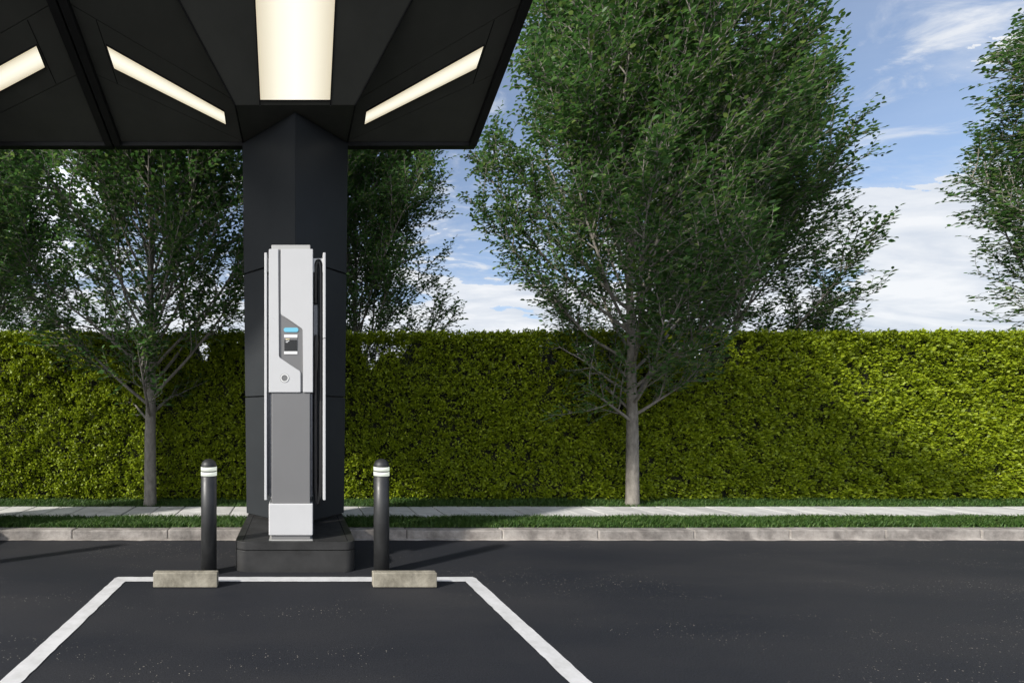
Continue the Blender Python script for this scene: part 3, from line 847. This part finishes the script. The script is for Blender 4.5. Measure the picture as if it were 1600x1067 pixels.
pg = np_obj('plug', v - np.array([-0.035, F0 + 0.2, 0.243]), f, M['rubber'], ch)
pg.data.polygons.foreach_set('use_smooth', [True] * len(pg.data.polygons))
bm.free()

# ------------------------------------------------------------------ bollards and wheel stops
def make_bollard(x, y, label):
    t = thing('bollard', label, 'bollard', (x, y, 0), 'bollards beside the charging post')
    r_ = 0.0615
    bm = bmesh.new(); lathe(bm, [(0.0, 0.0), (r_, 0.0), (r_, 0.772), (r_ - 0.003, 0.774), (0, 0.774)]); obj('post', bm, M['bollard'], t)
    for z0, z1 in ((0.778, 0.8085), (0.8175, 0.8475)):
        bm = bmesh.new(); lathe(bm, [(0, z0), (r_ + 0.001, z0), (r_ + 0.001, z1), (0, z1)]); obj('luminous_band', bm, M['band'], t)
    bm = bmesh.new(); lathe(bm, [(0, 0.7745), (r_ - 0.004, 0.7745), (r_ - 0.004, 0.8485), (0, 0.8485)]); obj('neck', bm, M['groove'], t)
    bm = bmesh.new()
    pr = [(0, 0.849), (r_, 0.849), (r_, 0.855)] + [(r_ * math.cos(R(a)), 0.855 + 0.056 * math.sin(R(a))) for a in range(10, 90, 10)] + [(0, 0.911)]
    lathe(bm, pr); obj('cap', bm, M['bollard'], t)
    return t
b1 = make_bollard(-0.688, 3.672, 'black bollard with two white bands to the left of the white charging post')
b2 = copy_tree(b1); b2.location = (0.687, 3.672, 0); b2['label'] = 'black bollard with two white bands to the right of the white charging post'
def make_stop(x0, x1, seed, label):
    bm = bmesh.new(); r = random.Random(seed); y0, y1, h = 3.352, 3.412, 0.106
    nx = 24
    box(bm, x0, x1, y0, y1, 0.0, h, 0.005, 2)
    bmesh.ops.translate(bm, verts=bm.verts, vec=(-(x0 + x1) / 2, -(y0 + y1) / 2, 0))
    o = obj('wheel_stop', bm, M['stop'])
    o.location = ((x0 + x1) / 2, (y0 + y1) / 2, 0.0045)
    return tag(o, label, 'wheel stop', 'concrete wheel stops')
make_stop(-1.035, -0.567, 1, 'short stained concrete wheel stop in front of the left bollard')
make_stop(0.567, 1.032, 2, 'short stained concrete wheel stop in front of the right bollard')

# the neighbouring station just beyond the left edge: its shadows fall into the picture
for src, lb in ((pl, 'low black plinth of the next station beyond the left edge'), (col, 'black column under the cut off left canopy'), (b2, 'black bollard of the next station beyond the left edge')):
    c = copy_tree(src); c.location.x -= PITCH; c['label'] = lb

# ------------------------------------------------------------------ light
SUN_EL, AZ = R(30), R(31)
tdir = Vector((math.cos(AZ) * math.cos(SUN_EL), math.sin(AZ) * math.cos(SUN_EL), -math.sin(SUN_EL)))
sd = bpy.data.lights.new('sun', 'SUN'); sd.energy = 3.7; sd.angle = R(2.5); sd.color = (1.0, 0.95, 0.87)
so = bpy.data.objects.new('sun', sd); C.objects.link(so); so.rotation_euler = tdir.to_track_quat('-Z', 'Y').to_euler(); so.location = (-8, -6, 9)

w = bpy.data.worlds.new('World'); scene.world = w; w.use_nodes = True
nt = w.node_tree; bg = nt.nodes['Background']
sky = nt.nodes.new('ShaderNodeTexSky'); sky.sky_type = 'NISHITA'; sky.sun_disc = False
sky.sun_elevation = SUN_EL; sky.sun_rotation = math.atan2(-math.cos(AZ), -math.sin(AZ))
sky.air_density = 1.0; sky.dust_density = 1.0; sky.ozone_density = 1.8
tc = nt.nodes.new('ShaderNodeTexCoord'); sx = nt.nodes.new('ShaderNodeSeparateXYZ'); nt.links.new(tc.outputs['Generated'], sx.inputs[0])
def mth(op, a, b=None):
    n = nd(nt, 'ShaderNodeMath', operation=op)
    for s, v_ in zip(n.inputs, (a, b)):
        if v_ is None: continue
        if hasattr(v_, 'is_linked'): nt.links.new(v_, s)
        else: s.default_value = v_
    return n.outputs[0]
zc = mth('ADD', mth('MAXIMUM', sx.outputs['Z'], 0.0), 0.12)
u_ = mth('DIVIDE', sx.outputs['X'], zc); v_ = mth('DIVIDE', sx.outputs['Y'], zc)
cx = nt.nodes.new('ShaderNodeCombineXYZ'); nt.links.new(u_, cx.inputs[0]); nt.links.new(v_, cx.inputs[1])
def mapped(vec, scale, rot=0, locn=(0, 0, 0)):
    m = nt.nodes.new('ShaderNodeMapping'); m.inputs['Scale'].default_value = scale; m.inputs['Rotation'].default_value = (0, 0, rot); m.inputs['Location'].default_value = locn
    nt.links.new(vec, m.inputs['Vector']); return m.outputs[0]
cir = noise(nt, 3.3, 9, 0.62, mapped(cx.outputs[0], (1.0, 2.0, 1), R(-35), (3.1, 0.7, 0)), 0.6)
r1 = ramp(nt, [(0.43, 0.0), (0.54, 0.25), (0.66, 0.9)]); nt.links.new(cir.outputs['Fac'], r1.inputs[0])
bank = noise(nt, 1.0, 9, 0.62, mapped(cx.outputs[0], (1.0, 2.0, 1), 0, (1.7, 4.2, 0)), 0.3)
elev = ramp(nt, [(0.0, 1.0), (0.17, 0.92), (0.28, 0.35), (0.5, 0.0)]); nt.links.new(sx.outputs['Z'], elev.inputs[0])
bm_ = mth('ADD', mth('MULTIPLY', bank.outputs['Fac'], 1.5), mth('MULTIPLY', elev.outputs[0], 0.56))
r2 = ramp(nt, [(0.80, 0.0), (1.15, 0.42), (1.75, 0.96)]); nt.links.new(bm_, r2.inputs[0])
mask = mth('MAXIMUM', mth('MAXIMUM', r1.outputs[0], r2.outputs[0]), 0.16)
skyb = mixc(nt, sky.outputs[0], (0.88, 0.90, 0.95), 1.0, 'MULTIPLY')
cn = noise(nt, 1.7, 8, 0.6, mapped(cx.outputs[0], (1.0, 2.2, 1), 0.2, (5, 1, 0)), 0.4)
cr_ = ramp(nt, [(0.35, (3.9, 4.25, 4.8)), (0.62, (5.5, 5.6, 5.75))]); nt.links.new(cn.outputs['Fac'], cr_.inputs[0])
skyc = mixc(nt, skyb, cr_.outputs[0], mask)
# unseen bright cloud added left of and behind the camera as fill light
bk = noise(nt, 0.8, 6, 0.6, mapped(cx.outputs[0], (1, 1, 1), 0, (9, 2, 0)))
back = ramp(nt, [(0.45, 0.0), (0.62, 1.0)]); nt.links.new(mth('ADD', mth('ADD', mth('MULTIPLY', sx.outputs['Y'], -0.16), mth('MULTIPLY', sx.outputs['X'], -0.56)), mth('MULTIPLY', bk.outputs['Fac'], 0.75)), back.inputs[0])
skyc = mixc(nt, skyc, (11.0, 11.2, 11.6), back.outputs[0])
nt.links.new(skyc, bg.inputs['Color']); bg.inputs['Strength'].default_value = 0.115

# ------------------------------------------------------------------ camera and output
cd = bpy.data.cameras.new('camera'); cam = bpy.data.objects.new('camera', cd); C.objects.link(cam); scene.camera = cam
cam.location = (0, 0, 1.25); cam.rotation_euler = (R(90), 0, 0)
cd.sensor_fit = 'HORIZONTAL'; cd.sensor_width = 36; cd.lens = 720 / 1600 * 36
cd.shift_x = (800 - 461.3) / 1600; cd.shift_y = (650 - 533.5) / 1600
cd.clip_start = 0.05; cd.clip_end = 2000
vs = scene.view_settings; scene.display_settings.display_device = 'sRGB'
vs.view_transform = 'Standard'; vs.look = 'None'; vs.exposure = EXPOSURE; vs.gamma = 1.0; vs.use_curve_mapping = False
cy = scene.cycles
cy.max_bounces = 6; cy.diffuse_bounces = 3; cy.glossy_bounces = 3; cy.transmission_bounces = 3; cy.transparent_max_bounces = 4
cy.use_denoising = True
